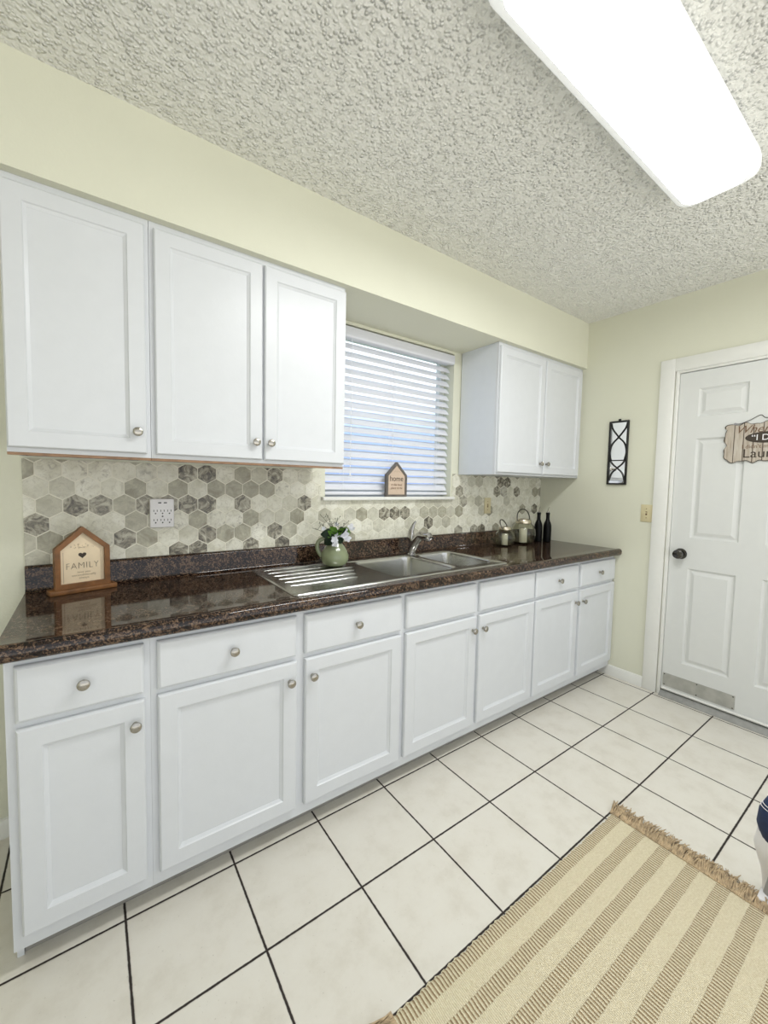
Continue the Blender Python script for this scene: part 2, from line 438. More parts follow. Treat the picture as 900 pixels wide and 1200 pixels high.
for xx in (1.355, 1.70, 2.06):
    bm = bmesh.new()
    tube(bm, [(xx, .0225, 2.14), (xx, .0225, 1.285)], .0011, 6); tube(bm, [(xx, .0635, 2.14), (xx, .0635, 1.285)], .0011, 6)
    obj('ladder_cord', bm, CORD, bt)
bm = bmesh.new(); tube(bm, [(1.39, .004, 2.14), (1.388, .002, 1.40)], .002, 6); lathe(bm, [(.001, 0), (.005, .003), (.004, .03), (.002, .033)], 8, Matrix.Translation((1.388, .002, 1.375))); obj('pull_cord', bm, CORD, bt)

# ------------------------------------------------------------------ ceiling light
lt = thing('ceiling_light', 'long white wraparound fluorescent light fixed to the popcorn ceiling', 'light', (1.56, -1.395, H))
lx0, lx1, ly0, ly1 = .948, 2.178, -1.522, -1.266
bm = bmesh.new(); box(bm, lx0+.02, lx1-.02, ly0+.05, ly1-.05, H-.03, H-.0005, .004); obj('housing', bm, TRIMP, lt)
bm = bmesh.new()
loops = []
for ins, z in ((.004, H-.012), (0, H-.030), (.0, H-.058), (.004, H-.074), (.014, H-.084), (.03, H-.0885)):
    loops.append(rrect(lx0+ins, lx1-ins, ly0+ins, ly1-ins, .05, z, 8))
quad_loops(bm, loops, True, False)
obj('side_lens', bm, LAMPS, lt, ang=60)
bm = bmesh.new()
quad_loops(bm, [loops[-1], [(a, b, c-.001) for a, b, c in rrect(lx0+.036, lx1-.036, ly0+.036, ly1-.036, .045, H-.0885, 8)]], False, True)
obj('diffuser', bm, LAMPM, lt, ang=60)

# ------------------------------------------------------------------ interior door
bm = bmesh.new()
cz = 2.160; cw = .082
def casing_y(bm, ya, yb, z0, z1):
    box(bm, L-.017, L-.0003, ya, yb, z0, z1, .003)
casing_y(bm, -.8435, -.8435-cw, 0.0005, cz); casing_y(bm, -1.776, -1.858, .0005, cz); casing_y(bm, -.8435-cw+.001, -1.777, 2.080, cz)
struct('trim_door_casing', bm, TRIMP, 'white flat casing around the panelled door', 'door casing')
bm = bmesh.new()
box(bm, L-.010, L+.06, -.9305, -.9475, .0, 2.0815, .002); box(bm, L-.010, L+.06, -1.7545, -1.7715, .0, 2.0815, .002); box(bm, L-.010, L+.06, -.9475, -1.7545, 2.0665, 2.0815, .002)
struct('trim_door_jamb', bm, TRIMP, 'white jamb lining inside the door casing', 'door jamb')

def panel_front(bm, xf, y0, y1, z0, z1, sgn):
    """raised moulded panel on a face looking to -x: y0>y1"""
    def rect(i, x): return [(x, y0-i, z0+i), (x, y1+i, z0+i), (x, y1+i, z1-i), (x, y0-i, z1-i)]
    return [rect(0, xf), rect(.010, xf+.011), rect(.017, xf+.0115), rect(.036, xf+.002)]
DX = L+.006
sy0, sy1, sz0, sz1 = -.950, -1.752, .034, 2.063
bm = bmesh.new()
ys = [(-1.052, -1.288), (-1.402, -1.640)]
zs = [(.240, .850), (1.042, 1.655), (1.785, 1.957)]
holes = []
outer = [bm.verts.new((DX, y, z)) for y, z in ((sy0, sz0), (sy1, sz0), (sy1, sz1), (sy0, sz1))]
edges = [bm.edges.new((outer[i], outer[(i+1) % 4])) for i in range(4)]
for ya, yb in ys:
    for za, zc in zs:
        lp = panel_front(bm, DX, ya, yb, za, zc, 1)
        vs = quad_loops(bm, lp, False, True)
        for i in range(4):
            e = bm.edges.get((vs[0][i], vs[0][(i+1) % 4]))
            edges.append(e)
bmesh.ops.triangle_fill(bm, edges=edges, use_beauty=True)
bk = [bm.verts.new((DX+.036, v.co.y, v.co.z)) for v in outer]
for i in range(4):
    bm.faces.new((outer[i], outer[(i+1) % 4], bk[(i+1) % 4], bk[i]))
bm.faces.new(bk)
d1 = struct('door_1', bm, DOORP, 'white six panel door in the right wall', 'door')
d1.data.set_sharp_from_angle(angle=math.radians(12))
bm = bmesh.new()
MX = Matrix.Translation((DX, -1.012, .937)) @ Matrix.Rotation(-PI/2, 4, 'Y')
lathe(bm, [(.033, .0), (.034, .004), (.030, .009), (.014, .012), (.011, .028), (.016, .034), (.026, .042), (.029, .052), (.026, .062), (.015, .067), (.002, .068)], 24, MX)
struct('door_handle', bm, BRONZE, parent=d1)
bm = bmesh.new(); box(bm, DX-.0025, DX-.0002, -.957, -1.325, .064, .148); kp = struct('kick_plate', bm, KICKM, parent=d1)
for yy in (-.966, -1.14, -1.316):
    for zz in (.072, .140):
        bm = bmesh.new(); lathe(bm, [(.004, 0), (.003, .0015), (.001, .002)], 8, Matrix.Translation((DX-.0025, yy, zz)) @ Matrix.Rotation(-PI/2, 4, 'Y'))
        struct('screw', bm, BRONZE, parent=kp)
bm = bmesh.new(); tube(bm, [(DX-.008, -.953, .047), (DX-.008, -1.75, .047)], .0075, 10); struct('door_sweep', bm, TRIMP, parent=d1)
bm = bmesh.new()
prism(bm, [(L-.034, .0003), (L+.05, .0003), (L+.05, .032), (L+.002, .032), (L-.004, .030), (L-.012, .020), (L-.014, .022), (L-.022, .012), (L-.024, .013), (L-.032, .005)], 1, -.9485, -1.7535)
struct('trim_door_threshold', bm, ALU, 'worn grey metal threshold strip under the white door', 'threshold')

# ------------------------------------------------------------------ cabinets
SH = .011
def skew(c): return Vector((c.x, c.y*(1+SH*c.x), c.z))
def shaker(x0, x1, z0, z1, yf, yb, rail=.052):
    bm = bmesh.new()
    def R(i, y): return [(x0+i, y, z0+i), (x1-i, y, z0+i), (x1-i, y, z1-i), (x0+i, y, z1-i)]
    quad_loops(bm, [R(0, yb), R(0, yf+.006), R(.0025, yf+.002), R(.005, yf), R(rail, yf), R(rail+.003, yf+.004), R(rail+.011, yf+.0085), R(rail+.0115, yf+.0095)], True, True)
    return bm
def slab(x0, x1, z0, z1, yf, yb):
    bm = bmesh.new()
    def R(i, y): return [(x0+i, y, z0+i), (x1-i, y, z0+i), (x1-i, y, z1-i), (x0+i, y, z1-i)]
    quad_loops(bm, [R(0, yb), R(0, yf+.007), R(.003, yf+.003), R(.008, yf)], True, True)
    return bm
def knob(x, y, z):
    bm = bmesh.new()
    M_ = Matrix.Translation((x, y, z)) @ Matrix.Rotation(PI/2, 4, 'X')
    lathe(bm, [(.008, .0), (.0065, .003), (.0055, .010), (.008, .014), (.0145, .017), (.0155, .020), (.0145, .024), (.010, .0265), (.003, .0275)], 20, M_)
    return bm
YFr, YD = -.592, -.6103
ZT, ZB = .8735, .066
def base_unit(label, xa, xb, doors, drawers):
    t = thing('base_cabinet', label, 'base cabinet', ((xa+xb)/2, -.30, 0), group='white base cabinets under the worktop')
    xa += .0002; xb -= .0002
    bm = bmesh.new()
    # carcass: side panels with toe notch, floor, back
    for a, b in ((xa, xa+.015), (xb-.015, xb)):
        tf = -.542 if a < .02 else -.519
        prism(bm, [(-.012, .0008), (tf, .0008), (tf, ZB+.004), (YFr+.019, ZB+.004), (YFr+.019, ZT), (-.012, ZT)], 0, a, b)
    box(bm, xa+.015, xb-.015, YFr+.019, -.02, .09, .105); box(bm, xa+.015, xb-.015, -.020, -.012, .09, ZT)
    obj('carcass', bm, WHITE, t, xf=skew)
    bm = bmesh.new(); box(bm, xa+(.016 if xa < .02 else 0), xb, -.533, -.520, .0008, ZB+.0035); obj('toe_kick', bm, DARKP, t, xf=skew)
    bm = bmesh.new()
    y0, y1 = YFr, YFr+.0188
    sw = .034
    box(bm, xa, xa+sw, y0, y1, ZB, ZT); box(bm, xb-sw, xb, y0, y1, ZB, ZT)
    mids = []
    if len(doors) == 2:
        m0 = doors[0][1]-.012; m1 = doors[1][0]+.012; mids.append((m0, m1)); box(bm, m0, m1, y0, y1, ZB, ZT)
    spans = [(xa+sw, xb-sw)] if not mids else [(xa+sw, mids[0][0]), (mids[0][1], xb-sw)]
    for a, b in spans:
        box(bm, a, b, y0, y1, ZB, .128); box(bm, a, b, y0, y1, .668, .712); box(bm, a, b, y0, y1, .838, ZT)
    obj('face_frame', bm, WHITE, t, xf=skew)
    for x0, x1, kx, kz in doors:
        d = obj('door', shaker(x0, x1, .111, .680, YD, YFr-.0003), WHITE, t, xf=skew, ang=12)
        if kx: obj('knob', knob(kx, YD, kz), NICKEL, d, xf=skew)
    for x0, x1, kx in drawers:
        d = obj('drawer' if kx else 'false_drawer_front', slab(x0, x1, .699, .849, YD, YFr-.0003), WHITE, t, xf=skew, ang=12)
        if kx: obj('knob', knob(kx, YD, .774), NICKEL, d, xf=skew)
    return t
base_unit('narrow white base cabinet at the left end, one drawer over one door', .012, .338, [(.0325, .322, .296, .613)], [(.0325, .321, .176)])
base_unit('white base cabinet left of the sink, two drawers over two wide doors', .338, 1.305, [(.3555, .806, .777, .611), (.838, 1.291, .866, .612)], [(.3555, .804, .578), (.837, 1.291, 1.062)])
base_unit('white sink base cabinet with two plain knobless false drawer fronts', 1.305, 2.264, [(1.317, 1.770, 1.742, .613), (1.793, 2.257, 1.820, .611)], [(1.317, 1.766, None), (1.794, 2.254, None)])
base_unit('white base cabinet against the right wall, two drawers over two doors', 2.264, 3.2075, [(2.271, 2.723, 2.694, .607), (2.7505, 3.200, 2.782, .604)], [(2.270, 2.721, 2.497), (2.752, 3.200, 2.978)])

UF, UD = -.3145, -.3327
def wall_unit(label, xa, xb, doors, kind='left'):
    t = thing('wall_cabinet', label, 'wall cabinet', ((xa+xb)/2, -.16, 1.41), group='white wall cabinets under the soffit')
    xa += .0006; xb -= .0006
    z0, z1 = 1.412, ZS-.0006
    bm = bmesh.new(); sw = .03
    box(bm, xa, xa+.015, UF+.0185, -.0005-.006, z0, z1); box(bm, xb-.015, xb, UF+.0185, -.0065, z0, z1)
    box(bm, xa+.015, xb-.015, UF+.0185, -.0065, z1-.015, z1); box(bm, xa+.015, xb-.015, -.012, -.0065, z0, z1-.015)
    obj('carcass', bm, SKYLITP, t)
    bm = bmesh.new(); box(bm, xa+.0155, xb-.0155, UF+.019, -.0125, z0+.001, z0+.016); obj('bottom_panel', bm, RAWWOOD if kind == 'left' else SKYLITP, t)
    bm = bmesh.new()
    box(bm, xa, xa+sw, UF, UF+.018, z0, z1); box(bm, xb-sw, xb, UF, UF+.018, z0, z1)
    box(bm, xa+sw, xb-sw, UF, UF+.018, z0, 1.45); box(bm, xa+sw, xb-sw, UF, UF+.018, 2.17, z1)
    if len(doors) == 2:
        c = (doors[0][1]+doors[1][0])/2; box(bm, c-.02, c+.02, UF, UF+.018, 1.45, 2.17)
    obj('face_frame', bm, WHITE, t)
    if kind == 'left':
        bm = bmesh.new(); box(bm, xa, xb, UF, UF+.016, z0-.009, z0-.0004); obj('wood_strip', bm, RAWWOOD, t)
    for x0, x1, kx, kz in doors:
        d = obj('door', shaker(x0, x1, 1.4255, 2.198, UD, UF-.0003, .05), WHITE, t, ang=12)
        obj('knob', knob(kx, UD, kz), NICKEL, d)
wall_unit('white single door wall cabinet at the far left end', .0, .3785, [(.002, .365, .336, 1.498)])
wall_unit('white two door wall cabinet left of the window', .3785, 1.158, [(.392, .773, .743, 1.494), (.781, 1.156, .803, 1.494)])
wall_unit('white two door wall cabinet right of the window, over the glass kettles', 2.243, 3.1985, [(2.250, 2.7195, 2.688, 1.497), (2.7295, 3.1865, 2.762, 1.497)], 'right')
bm = bmesh.new(); box(bm, 3.1988, L-.0004, UF, UF+.018, 1.412, ZS-.0006)
struct('trim_cabinet_filler', bm, WHITE, 'white filler strip between wall cabinet and right wall', 'trim')

# ------------------------------------------------------------------ worktop
wt = thing('worktop', 'long glossy dark brown speckled worktop with a raised back edge', 'worktop', (1.6, -.3, .874))
sx0, sx1, sy0_, sy1_ = .845, 2.035, -.545, -.095      # opening for the sink
wx0, wx1 = .001, L-.0006
bm = bmesh.new()
ZC = .9138; z0 = .8742
fr = [(sy0_, ZC), (-.600, ZC), (-.609, ZC+.0015), (-.618, ZC+.0035), (-.628, ZC+.003), (-.636, ZC-.002), (-.641, ZC-.010), (-.641, ZC-.028), (-.637, ZC-.037), (-.630, ZC-.0420), (-.615, ZC-.0420), (-.615, z0), (sy0_, z0)]
prism(bm, fr, 0, wx0, wx1)
bk_ = [(0-.0004, z0), (-.0004, 1.0085), (-.016, 1.009), (-.022, 1.006), (-.025, 1.000), (-.0235, .930), (-.027, .920), (-.036, ZC), (sy1_, ZC), (sy1_, z0)]
prism(bm, bk_, 0, wx0, wx1)
box(bm, wx0, sx0, sy0_, sy1_, z0, ZC); box(bm, sx1, wx1, sy0_, sy1_, z0, ZC)
obj('counter', bm, GRANITE, wt, xf=skew, ang=50)

# ------------------------------------------------------------------ backsplash tiles
bs = thing('tile_backsplash', 'marble look hexagon tile backsplash between worktop and wall cabinets', 'backsplash', (1.6, -.003, 1.01))
regs = [(.0005, 1.203, 1.0095, 1.4035), (1.203, 2.1895, 1.0095, 1.2425), (2.1895, 2.242, 1.0095, 1.416), (2.242, L-.0006, 1.0095, 1.410)]
bm = bmesh.new()
for x0, x1, z0_, z1_ in regs: box(bm, x0, x1, -.0035, -.0003, z0_, z1_)
obj('grout', bm, GROUT, bs)
def clip(poly, r):
    x0, x1, z0_, z1_ = r
    for ax, lim, s in ((0, x0, 1), (0, x1, -1), (1, z0_, 1), (1, z1_, -1)):
        out = []
        for i, a in enumerate(poly):
            b = poly[(i+1) % len(poly)]
            ia = s*(a[ax]-lim) >= 0; ib = s*(b[ax]-lim) >= 0
            if ia: out.append(a)
            if ia != ib:
                t = (lim-a[ax])/(b[ax]-a[ax]); out.append((a[0]+t*(b[0]-a[0]), a[1]+t*(b[1]-a[1])))
        poly = out
        if len(poly) < 3: return None
    ar = abs(sum(poly[i][0]*poly[(i+1) % len(poly)][1]-poly[(i+1) % len(poly)][0]*poly[i][1] for i in range(len(poly))))/2
    return poly if ar > 2e-5 else None
PITCH_X = .0795; R_ = (PITCH_X-.0042)/math.sqrt(3)
bm = bmesh.new(); tones = []
rt_ = random.Random(21)
for row in range(-7, 3):
    zc = 1.367+row*PITCH_X*math.sqrt(3)/2
    for c in range(-2, 44):
        xc = .0745+c*PITCH_X+(PITCH_X/2 if row % 2 else 0)
        hexa = [(xc+R_*math.sin(PI/3*k), zc+R_*math.cos(PI/3*k)) for k in range(6)]
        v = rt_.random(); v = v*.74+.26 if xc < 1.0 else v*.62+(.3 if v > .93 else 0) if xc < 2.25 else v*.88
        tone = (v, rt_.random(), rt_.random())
        for r in regs:
            q = clip(hexa, r)
            if q:
                n0 = len(bm.faces)
                prism(bm, q, 1, -.0034, -.0055)
                tones += [tone]*(len(bm.faces)-n0)
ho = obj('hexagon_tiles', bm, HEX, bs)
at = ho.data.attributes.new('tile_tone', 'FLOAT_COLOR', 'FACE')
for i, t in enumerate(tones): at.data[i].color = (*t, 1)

# ------------------------------------------------------------------ sink
sk = thing('kitchen_sink', 'stainless steel double bowl sink with ribbed drainboard set in the worktop', 'sink', (1.44, -.32, .914))
S0, S1, T0, T1 = .806, 2.068, -.578, -.064
bowls = [(1.318, 1.712, -.535, -.135), (1.757, 2.028, -.520, -.135)]
def sweep_loops(bm, loops, close=True): return quad_loops(bm, loops, False, close)
bm = bmesh.new()
zt_ = ZC+.0032
outer = [rrect(S0, S1, T0, T1, .022, ZC+.0004, 5), rrect(S0+.001, S1-.001, T0+.001, T1-.001, .022, ZC+.003, 5), rrect(S0+.004, S1-.004, T0+.004, T1-.004, .020, ZC+.0045, 5), rrect(S0+.014, S1-.014, T0+.014, T1-.014, .016, zt_, 5)]
vs = quad_loops(bm, outer)
edges = [bm.edges.get((vs[-1][i], vs[-1][(i+1) % len(vs[-1])])) for i in range(len(vs[-1]))]
holes = []
for a, b, c, d in bowls:
    L0 = rrect(a, b, c, d, .055, zt_, 7); L1 = rrect(a+.003, b-.003, c+.003, d-.003, .054, zt_-.003, 7)
    q = quad_loops(bm, [L0, L1]); edges += [bm.edges.get((q[0][i], q[0][(i+1) % len(q[0])])) for i in range(len(q[0]))]
bmesh.ops.triangle_fill(bm, edges=edges, use_beauty=True)
deck = obj('deck', bm, STEEL, sk, ang=50)
for a, b, c, d in bowls:
    bm = bmesh.new()
    lp = []
    for ins, dz, r in ((.0031, -.003, .054), (.006, -.02, .053), (.010, -.13, .05), (.018, -.155, .045), (.04, -.168, .04), (.08, -.171, .03)):
        lp.append(rrect(a+ins, b-ins, c+ins, d-ins, r, zt_+dz, 7))
    quad_loops(bm, lp, False, True)
    bw = obj('bowl', bm, STEEL, sk, ang=60)
    bm = bmesh.new(); lathe(bm, [(.045, .0), (.045, .003), (.036, .004), (.030, .001), (.002, .001)], 24, Matrix.Translation(((a+b)/2, (c+d)/2, zt_-.1712))); obj('drain', bm, CHROME, bw)
for i, yy in enumerate((-.115, -.180, -.245, -.310, -.375, -.440)):
    bm = bmesh.new(); xe = 1.262-(.0 if i < 3 else .03*(i-2)); xs_ = .850
    n = 10; w_ = .0065
    lo = []
    for q in range(n+1):
        s = q/n; x = xs_+(xe-xs_)*s; k = min(1, min(s, 1-s)*14+.12)
        lo.append([(x, yy-w_*k, zt_-.0005), (x, yy-w_*.6*k, zt_+.0035*k), (x, yy, zt_+.0050*k), (x, yy+w_*.6*k, zt_+.0035*k), (x, yy+w_*k, zt_-.0005)])
    vs = [[bm.verts.new(p) for p in l_] for l_ in lo]
    for A, B in zip(vs, vs[1:]):
        for j in range(4): bm.faces.new((A[j], A[j+1], B[j+1], B[j]))
    obj('drainboard_rib', bm, STEEL, sk, ang=70)

# faucet
fx, fy, fz = 1.764, -.098, zt_+.0004
fa = thing('kitchen_faucet', 'chrome single lever faucet standing behind the two sink bowls', 'faucet', (fx, fy, fz))
bm = bmesh.new(); lathe(bm, [(.030, 0), (.030, .004), (.024, .010), (.021, .012)], 24, Matrix.Translation((fx, fy, fz))); obj('base', bm, CHROME, fa)
bm = bmesh.new(); tube(bm, [(fx, fy, fz+.008), (fx-.001, fy-.010, fz+.035), (fx-.003, fy-.042, fz+.080), (fx-.005, fy-.078, fz+.118), (fx-.006, fy-.098, fz+.132)], [.024, .026, .027, .025, .020], 16); obj('body', bm, CHROME, fa)
bm = bmesh.new(); tube(bm, [(fx-.006, fy-.085, fz+.124), (fx-.007, fy-.110, fz+.126), (fx-.008, fy-.165, fz+.124), (fx-.008, fy-.170, fz+.118)], [.020, .025, .025, .020], 16); obj('spout', bm, CHROME, fa)
bm = bmesh.new(); tube(bm, [(fx-.002, fy-.012, fz+.060), (fx-.006, fy-.002, fz+.100), (fx+.000, fy+.004, fz+.140), (fx+.012, fy-.004, fz+.180), (fx+.022, fy-.012, fz+.200)], [.018, .026, .019, .011, .006], 14, flat=.8); obj('lever', bm, CHROME, fa)

# ------------------------------------------------------------------ plates and outlets
os_ = thing('wall_outlet', 'white six socket wall outlet on the tiles under the left wall cabinet', 'outlet', (.447, -.006, 1.195))
bm = bmesh.new(); box(bm, .4, .492, -.032, -.0062, 1.133, 1.256, .006); obj('body', bm, WPLAST, os_)
bm = bmesh.new()
for i in range(3):
    for j, zz in enumerate((1.205, 1.166)):
        xx = .421+.026*i
        box(bm, xx-.0075, xx-.0050, -.0326, -.0318, zz-.004, zz+.004); box(bm, xx+.0050, xx+.0075, -.0326, -.0318, zz-.004, zz+.004)
        lathe(bm, [(.003, 0), (.003, .0008)], 10, Matrix.Translation((xx, -.0318, zz-.0115)) @ Matrix.Rotation(PI/2, 4, 'X'))
lathe(bm, [(.0034, 0), (.0034, .0008)], 10, Matrix.Translation((.447, -.0318, 1.181)) @ Matrix.Rotation(PI/2, 4, 'X'))
obj('sockets', bm, SLOT, os_)
bm = bmesh.new()
for xx in (.437, .458): box(bm, xx-.006, xx+.006, -.0326, -.0318, 1.236, 1.241)
obj('usb_ports', bm, SLOT, os_)

def switch_plate(label, c, wall):
    t = thing('light_switch', label, 'light switch', c)
    M_ = Matrix.Translation(c) @ (Matrix.Rotation(-PI/2, 4, 'Z') if wall == 'right' else Matrix())
    def xf(v): return M_ @ v
    bm = bmesh.new(); box(bm, -.035, .035, -.005, 0, -.0575, .0575, .002); obj('plate', bm, ALMOND, t, xf=xf)
    bm = bmesh.new(); box(bm, -.005, .005, -.0062, -.0052, -.012, .012); obj('toggle_slot', bm, BROWNINK, t, xf=xf)
    bm = bmesh.new(); prism(bm, [(-.004, -.0062), (.004, -.0062), (.003, -.016), (-.003, -.016)], 2, -.001, .007); obj('toggle', bm, ALMOND, t, xf=xf)
    for zz in (-.03, .03):
        bm = bmesh.new(); lathe(bm, [(.003, 0), (.0028, .001), (.001, .0014)], 8, Matrix.Translation((0, -.005, zz)) @ Matrix.Rotation(PI/2, 4, 'X'))
        obj('screw', bm, BROWNINK, t, xf=xf)
switch_plate('almond light switch plate on the hexagon tiles above the small glass kettle', (2.553, -.0058, 1.195), 'back')
switch_plate('almond light switch plate on the right wall beside the door casing', (L-.0003, -.8055, 1.178), 'right')

# ------------------------------------------------------------------ wall mirror
MY0, MY1, MZ0, MZ1 = -.540, -.669, 1.367, 1.810
mt = thing('wall_mirror', 'narrow black framed wall mirror with curved metal tracery beside the door', 'mirror', (L, (MY0+MY1)/2, MZ0))
bm = bmesh.new(); fwid = .011; xa_, xb_ = L-.018, L-.0004
box(bm, xa_, xb_, MY0, MY0-fwid, MZ0, MZ1, .002); box(bm, xa_, xb_, MY1, MY1+fwid, MZ0, MZ1, .002)
box(bm, xa_, xb_, MY0-fwid, MY1+fwid, MZ0, MZ0+fwid); box(bm, xa_, xb_, MY0-fwid, MY1+fwid, MZ1-fwid, MZ1)
obj('frame', bm, BLACKM, mt)
bm = bmesh.new(); box(bm, L-.008, L-.004, MY0-.008, MY1+.008, MZ0+.008, MZ1-.008); obj('mirror_glass', bm, MIRROR, mt)
def muv(u, v): return (L-.013, MY0-.006+(MY1-MY0+.012)*u, MZ1-.006-(MZ1-MZ0-.012)*v)
def spline(P, n=10):
    out = []
    P = [P[0]]+list(P)+[P[-1]]
    for i in range(1, len(P)-2):
        for k in range(n):
            t = k/n; q = []
            for c in range(len(P[0])):
                a, b, d, e = P[i-1][c], P[i][c], P[i+1][c], P[i+2][c]
                q.append(.5*((2*b)+(-a+d)*t+(2*a-5*b+4*d-e)*t*t+(-a+3*b-3*d+e)*t**3))
            out.append(tuple(q))
    out.append(tuple(P[-2])); return out
bm = bmesh.new()
for fl in (0, 1):
    g_ = lambda u: 1-u if fl else u
    c1 = spline([(g_(.04), .02), (g_(.14), .11), (g_(.5), .245), (g_(.84), .35), (g_(.97), .48), (g_(.90), .60), (g_(.84), .625)])
    c2 = spline([(g_(.10), .63), (g_(.26), .69), (g_(.5), .745), (g_(.80), .83), (g_(.95), .95)])
    for c in (c1, c2): tube(bm, [muv(*q) for q in c], .0044, 6)
tube(bm, [muv(0, .622), muv(1, .622)], .004, 6)
obj('tracery', bm, BLACKM, mt)
bm = bmesh.new(); box(bm, L-.010, L-.0005, (MY0+MY1)/2-.008, (MY0+MY1)/2+.008, MZ1, MZ1+.014, .002); obj('hanger', bm, BLACKM, mt)

# ------------------------------------------------------------------ laundry sign on the door
lsx = DX-.0005
sgc = -1.392
ls = thing('hanging_sign', 'weathered wooden plank sign about laundry hanging on the white door', 'sign', (lsx, sgc, 1.51))
def sq(y): return y
outl = []
hw, hh = .194, .104; zc_ = 1.613
base = [(x, y) for x, y, _ in rrect(-hw, hw, -hh, hh, .022, 0, 5)]
dist = 0
for k, (x, z) in enumerate(base):
    x1, z1 = base[(k+1) % len(base)]; ln = math.hypot(x1-x, z1-z); n_ = max(1, int(ln/.004)); nx_, nz_ = (z1-z)/max(ln, 1e-6), -(x1-x)/max(ln, 1e-6)
    for q in range(n_):
        tq = q/n_; w_ = .0052*math.sin((dist+ln*tq)*2*PI/.083)+.003*math.sin((dist+ln*tq)*2*PI/.047+1)
        outl.append((sgc+x+(x1-x)*tq+nx_*w_, zc_+z+(z1-z)*tq+nz_*w_))
    dist += ln
bm = bmesh.new(); prism(bm, outl, 0, lsx-.009, lsx); obj('board', bm, BOARD, ls)
bm = bmesh.new(); prism(bm, [(sgc+(y-sgc)*1.016, zc_+(z-zc_)*1.03) for y, z in outl], 0, lsx-.0078, lsx-.0004); obj('dark_edge', bm, INK, ls)
def lpos(y, z): return (-.0096, y-sgc, z-1.51)
RW = (PI/2, 0, -PI/2)
lettering('script_lettering', 'When I Said', .060, BROWNINK, ls, lpos(-1.388, 1.685), RW, shear=.35)
bm = bmesh.new(); prism(bm, [(sgc+.012+.094*math.cos(2*PI*k/40), 1.640-.002+.031*math.sin(2*PI*k/40)) for k in range(40)], 0, lsx-.0098, lsx-.0088); obj('oval', bm, INK, ls)
lettering('oval_lettering', '“I DO”', .046, WPLAST, ls, (-.0104, .012, 1.637-1.51), RW)
lettering('small_lettering', "I didn't mean", .030, BROWNINK, ls, lpos(-1.352, 1.589), RW)
lettering('bold_lettering', 'Laundry', .070, INK, ls, lpos(-1.392, 1.549), RW)
bm = bmesh.new()
tube(bm, spline([(lsx-.005, -1.232, 1.712), (lsx-.008, -1.235, 1.724), (lsx-.004, -1.26, 1.722), (lsx-.003, -1.30, 1.738), (lsx-.003, -1.345, 1.762), (lsx-.003, -1.37, 1.744), (lsx-.004, -1.45, 1.748), (lsx-.004, -1.53, 1.726), (lsx-.005, -1.55, 1.712)], 6), .0018, 6)
obj('hanging_wire', bm, WIRE, ls)
bm = bmesh.new(); lathe(bm, [(.004, 0), (.007, .003), (.007, .008), (.003, .011)], 10, Matrix.Translation((lsx-.001, -1.238, 1.722)) @ Matrix.Rotation(-PI/2, 4, 'Y')); obj('wire_eyelet', bm, GREYP, ls)

# ------------------------------------------------------------------ house-shaped signs
def house(w_, he, ht): return [(-w_/2, 0), (w_/2, 0), (w_/2, he), (0, ht), (-w_/2, he)]
def house_frame(w_, he, ht, t, y0, y1, z0=0):
    o_ = house(w_, he, ht); k = math.hypot(w_/2, ht-he)
    slope = (ht-he)/(w_/2); dz = t*k/(w_/2)
    i_ = [(-w_/2+t, t), (w_/2-t, t), (w_/2-t, he-dz+slope*t), (0, ht-dz), (-w_/2+t, he-dz+slope*t)]
    bm = bmesh.new()
    A = [(x, y0, z+z0) for x, z in o_]; B = [(x, y0, z+z0) for x, z in i_]; C = [(x, y1, z+z0) for x, z in i_]; D_ = [(x, y1, z+z0) for x, z in o_]
    vs = [[bm.verts.new(p) for p in q] for q in (A, B, C, D_)]
    for a, b in ((0, 1), (1, 2), (2, 3), (3, 0)):
        for i in range(5):
            j = (i+1) % 5; bm.faces.new((vs[a][i], vs[a][j], vs[b][j], vs[b][i]))
    return bm, i_
fs = thing('house_sign', 'wooden house shaped FAMILY sign standing on the worktop at the left', 'sign', (.172, -.096, ZC+.0005), (0, 0, math.radians(15)))
bm = bmesh.new(); box(bm, -.104, .104, -.028, .028, 0, .017, .003); obj('base', bm, SIGNWOOD, fs, local=True)
bm, inner = house_frame(.170, .148, .226, .0165, -.014, .014, .0172); obj('frame', bm, SIGNWOOD, fs, local=True)
bm = bmesh.new(); prism(bm, [(x, z+.0172) for x, z in house(.150, .135, .204)], 1, -.0005, .004)
for v in bm.verts: v.co.z += .010
obj('panel', bm, PALEWOOD, fs, local=True)
lettering('word', 'FAMILY', .034, INK, fs, (0, -.0012, .0955), squeeze=.86, spacing=1.12, thin=-.0009)
lettering('small_words', 'love you\nunconditionally\nalways', .011, FAINT, fs, (.004, -.0012, .061), spacing=1.1)
bm = bmesh.new()
hp = []
for k in range(32):
    a = 2*PI*k/32; hp.append((.0125*math.sin(a)**3, .135+.0112*(13*math.cos(a)-5*math.cos(2*a)-2*math.cos(3*a)-math.cos(4*a))/15))
prism(bm, hp, 1, -.0014, -.0004); obj('heart', bm, INK, fs, local=True)
bm = bmesh.new()
for x in (-.058, .058): box(bm, x-.0006, x+.0006, -.0010, -.0004, .036, .150)
rr = random.Random(3)
for k in range(26):
    a = rr.uniform(.15, PI-.15); r = rr.uniform(.010, .034); x = r*math.cos(a)*1.15; z = .158+abs(r*math.sin(a))*.55
    a2 = rr.uniform(0, PI); l_ = rr.uniform(.003, .006)
    tube(bm, [(x, -.0010, z), (x+l_*math.cos(a2), -.0010, z+l_*math.sin(a2))], .0006, 5)
obj('sprig_engraving', bm, FAINT, fs, local=True)

